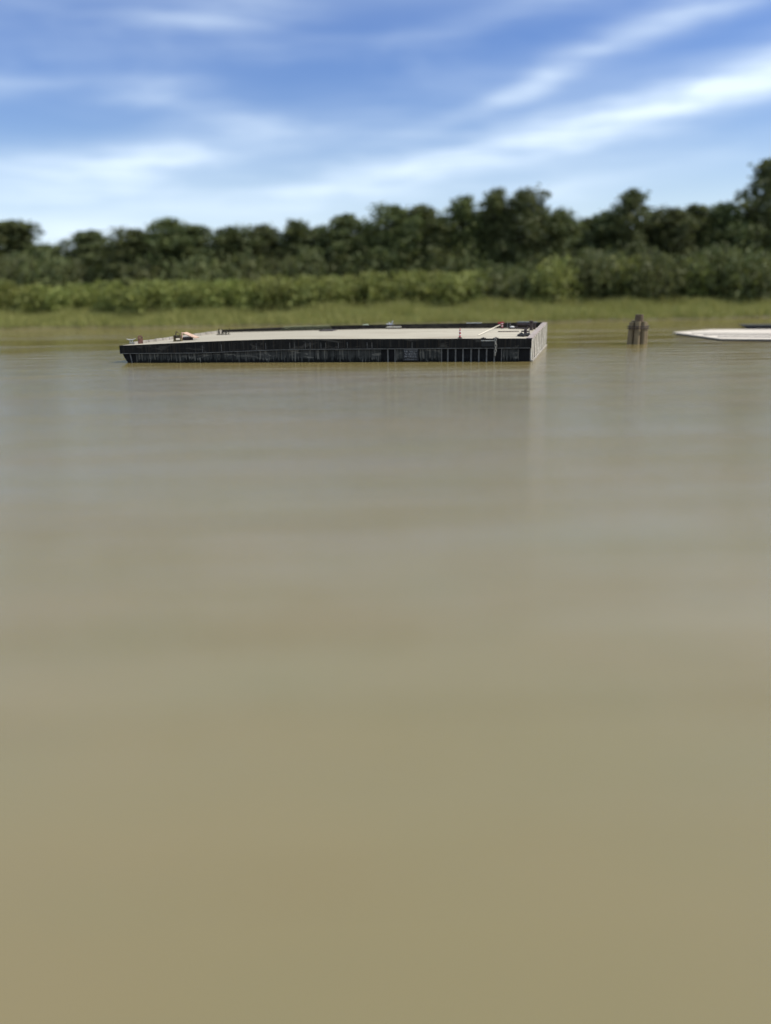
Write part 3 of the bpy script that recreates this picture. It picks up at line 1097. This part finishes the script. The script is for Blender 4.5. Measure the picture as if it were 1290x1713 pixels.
uz = EX * .38 + EZ * .92
MB().box(q + EZ * .44 + EX * .22, (1.25, 1.1, .06), (ux, EYn, uz)).build('lid', M['tan'], root)
MB().box(q + EZ * .30 - EX * .25, (.62, .12, .05), (EX, EYn, EZ)).build('lip', M['white'], root)

# dark bent bars beside the rear left corner
q = on_deck(374, 560)
m_ = MB()
for k in range(7):
    x0 = -.55 + k * .18
    hh = .62 - .05 * (k % 3)
    m_.tube([q + EX * x0, q + EX * (x0 - .05 * ((k % 2) * 2 - 1)) + EZ * hh * .6, q + EX * (x0 - .16 * ((k % 2) * 2 - 1)) + EZ * hh], [.05, .045, .02], 6)
m_.box(q + EZ * .03, (1.4, .25, .06), (EX, EYn, EZ))
o = m_.build('bent_bars', M['bulwark'], base=q)
tag(o, 'row of short dark bent bars at the left rear deck corner', 'metal bars')

# rope net draped on the rear bulwark
m_ = MB()
sa, sb = .20, .34
for k in range(18):
    s0 = sa + (sb - sa) * k / 17
    for dirn in (-1, 1):
        m_.tube([B(s0, .982, zr(s0, 1) + .02), B(s0 + dirn * .010, .982, zdeck(s0, 1) + .06)], .016, 4)
m_.tube([B(sa + (sb - sa) * k / 12, .984, zr(sa + (sb - sa) * k / 12, 1) + .035) for k in range(13)], .03, 5)
o = m_.build('rope_net', M['mesh'], base=B(.27, .982, zdeck(.27, 1)))
tag(o, 'olive rope net draped over the left part of the rear bulwark', 'net')
# pale batten on the bulwark top
q = B(s_at(793, 2.3, .99), .992, zr(.75, 1) + .03)
o = MB().box(q, (1.6, .10, .05), (EX, EYn, EZ)).build('batten', M['white'], base=q)
tag(o, 'pale batten lying on top of the rear bulwark left of the red flag', 'batten')

# stack of pipes at the right rear corner
g = 'dark pipes at the right rear deck corner'
for (x0, x1, py, r_, zc, mat, lab) in ((860, 889, 548.5, .14, .34, 'darkrust', 'thick brown pipe lying on the rack, upper one'),
                                  (851, 884, 550.2, .08, .10, 'darkrust', 'long thin dark pipe lying lowest on the deck'),
                                  (866, 898, 547.2, .10, .50, 'steel', 'grey pipe lying furthest back against the bulwark')):
    a, b_ = on_deck(x0, py), on_deck(x1, py + .8)
    o = MB().tube([a + EZ * zc, b_ + EZ * zc], r_, 10).build('pipe', M[mat], base=a)
    tag(o, lab, 'pipe', g)
q = on_deck(874, 549.5)
root = empty('pipe_rack', q, 'low dark steel rack that carries the pipes', 'rack')
for k in (-.55, .55, .95):
    MB().box(q + EX * k + EZ * .10, (.12, .9, .2), (EX, EYn, EZ)).build('bearer', M['darkrust'], root)
    MB().box(q + EX * k + EYn * .42 + EZ * .40, (.08, .08, .40), (EX, EYn, EZ)).build('upright', M['darkrust'], root)
q = on_deck(857, 550.0)
o = MB().lathe(q, [(0, .32), (.06, .33), (.12, .26), (.2, .24), (.25, .1)], 12).build('rope_coil', M['white'], base=q)
tag(o, 'white coil of rope on the deck left of the pipes', 'rope')
for (x_, lab) in ((849, 'thin grey stake nearest the red flag at the rear wall'), (853.5, 'thin grey stake right of its twin at the rear wall')):
    q = on_deck(x_, 548.8)
    o = MB().tube([q, q + EZ * .34, q + EZ * .68], [.035, .03, .02], 6).build('stake', M['steel'], base=q)
    tag(o, lab, 'stake', 'thin stakes at the rear wall')
# steel angle lying in the middle right of the deck
a, b_ = on_deck(833, 555), on_deck(868, 554.6)
m_ = MB()
m_.box((a + b_) / 2 + EZ * .03, (np.linalg.norm(b_ - a), .12, .06), ((b_ - a) / np.linalg.norm(b_ - a), EYn, EZ))
o = m_.build('steel_bar', M['darkrust'], base=a)
tag(o, 'thin rusty steel bar lying flat on the right part of the deck', 'steel bar')

# ------------------------------------------------------------------ mooring pile
q = at_z(1066, 575, 0)
dol = empty('mooring_dolphin', q, 'brown cluster of lashed timber piles standing in the river', 'mooring pile')
for i, (dx_, dy_, h_, r_) in enumerate(((-.72, 0, 2.15, .30), (-.2, -.42, 2.25, .31), (.42, -.35, 2.2, .30), (.75, .1, 2.1, .29), (-.35, .45, 2.3, .30), (.3, .45, 2.25, .3))):
    m_ = MB()
    m_.tube([q + [dx_ * 1.08, dy_ * 1.08, -1.5], q + [dx_, dy_, h_ * .5], q + [dx_ * .92, dy_ * .92, h_]], [r_ * 1.05, r_, r_ * .92], 12)
    m_.build('timber_pile', M['pile'], dol)
m_ = MB().tube([q + [0, 0, -1.5], q + [0.02, 0, 1.8], q + [.03, 0, 2.9]], [.46, .45, .40], 14)
m_.build('king_pile', M['pile_dark'], dol)
m_ = MB()
for z_ in (1.55, 1.75):
    m_.tube([q + [1.10 * math.cos(a_) * .98, .82 * math.sin(a_), z_] for a_ in np.linspace(0, 6.283, 21)[:-1]], .05, 6, closed=True)
m_.build('wire_lashing', M['darkrust'], dol)

# ------------------------------------------------------------------ pale float cut by the right edge
zf = .24
c5 = [at_z(1126, 555.5, zf), at_z(1206, 566.5, zf), at_z(1330, 567.5, zf), at_z(1345, 549.5, zf), at_z(1190, 551, zf)]
dirx = (c5[2] - c5[1]) / np.linalg.norm(c5[2] - c5[1])
c5[2] = c5[2] + dirx * 8
c5[3] = c5[3] + dirx * 8
fl = empty('float', sum(c5) / 5 * np.array([1, 1, 0]), 'low pale plank float with pointed end at the right edge', 'float')
ctr = sum(c5) / 5
lo = [ctr + (p_ - ctr) * [.965, .965, 0] for p_ in c5]
m_ = MB()
vs = [p_ * [1, 1, 0] + [0, 0, -.3] for p_ in lo] + [p_ * [1, 1, 0] + [0, 0, zf - .08] for p_ in lo]
fs = [(4, 3, 2, 1, 0), (5, 6, 7, 8, 9)] + [(i, (i + 1) % 5, (i + 1) % 5 + 5, i + 5) for i in range(5)]
m_.add(vs, fs).build('hull', M['float_side'], fl)
m_ = MB()
vs = [p_ * [1, 1, 0] + [0, 0, zf - .078] for p_ in c5] + [p_ * [1, 1, 0] + [0, 0, zf] for p_ in c5]
m_.add(vs, fs).build('deck', M['float_deck'], fl)
for k in (.25, .5, .78):
    a = c5[0] * (1 - k) + c5[1] * k
    b_ = c5[4] * (1 - k) + c5[3] * k if k > .3 else c5[4]
    e = a + dirx * 22
    m_ = MB().tube([a + dirx * .8 + EZ * .03, e + EZ * .03], .07, 6)
    m_.build('deck_rail', M['float_side'], fl)
# dark pontoon behind it
a, b_ = at_z(1243, 549.5, .1), at_z(1330, 549.0, .1)
dx_ = (b_ - a) / np.linalg.norm(b_ - a)
dy_ = np.cross(EZ, dx_)
pn = empty('pontoon', (a + dx_ * 5) * [1, 1, 0], 'dark low pontoon behind the pale float at the right edge', 'pontoon')
L_, W_, H_ = 14.0, 2.4, .42
m_ = MB()
pr = [(0, H_), (1.6, -.3), (L_, -.3), (L_, H_)]
vs = [a * [1, 1, 0] + dx_ * x + dy_ * y_ + EZ * z for y_ in (0, W_) for x, z in pr]
m_.add(vs, [(0, 1, 2, 3), (7, 6, 5, 4)] + [(i, i + 4, (i + 1) % 4 + 4, (i + 1) % 4) for i in range(4)]).build('hull', M['dark_hull'], pn)
m_ = MB().box(a * [1, 1, 0] + dx_ * (L_ / 2 + .1) + dy_ * W_ / 2 + EZ * (H_ + .04), (L_ + .3, W_ + .2, .075), (dx_, dy_, EZ))
m_.build('deck', M['dark_hull'], pn)
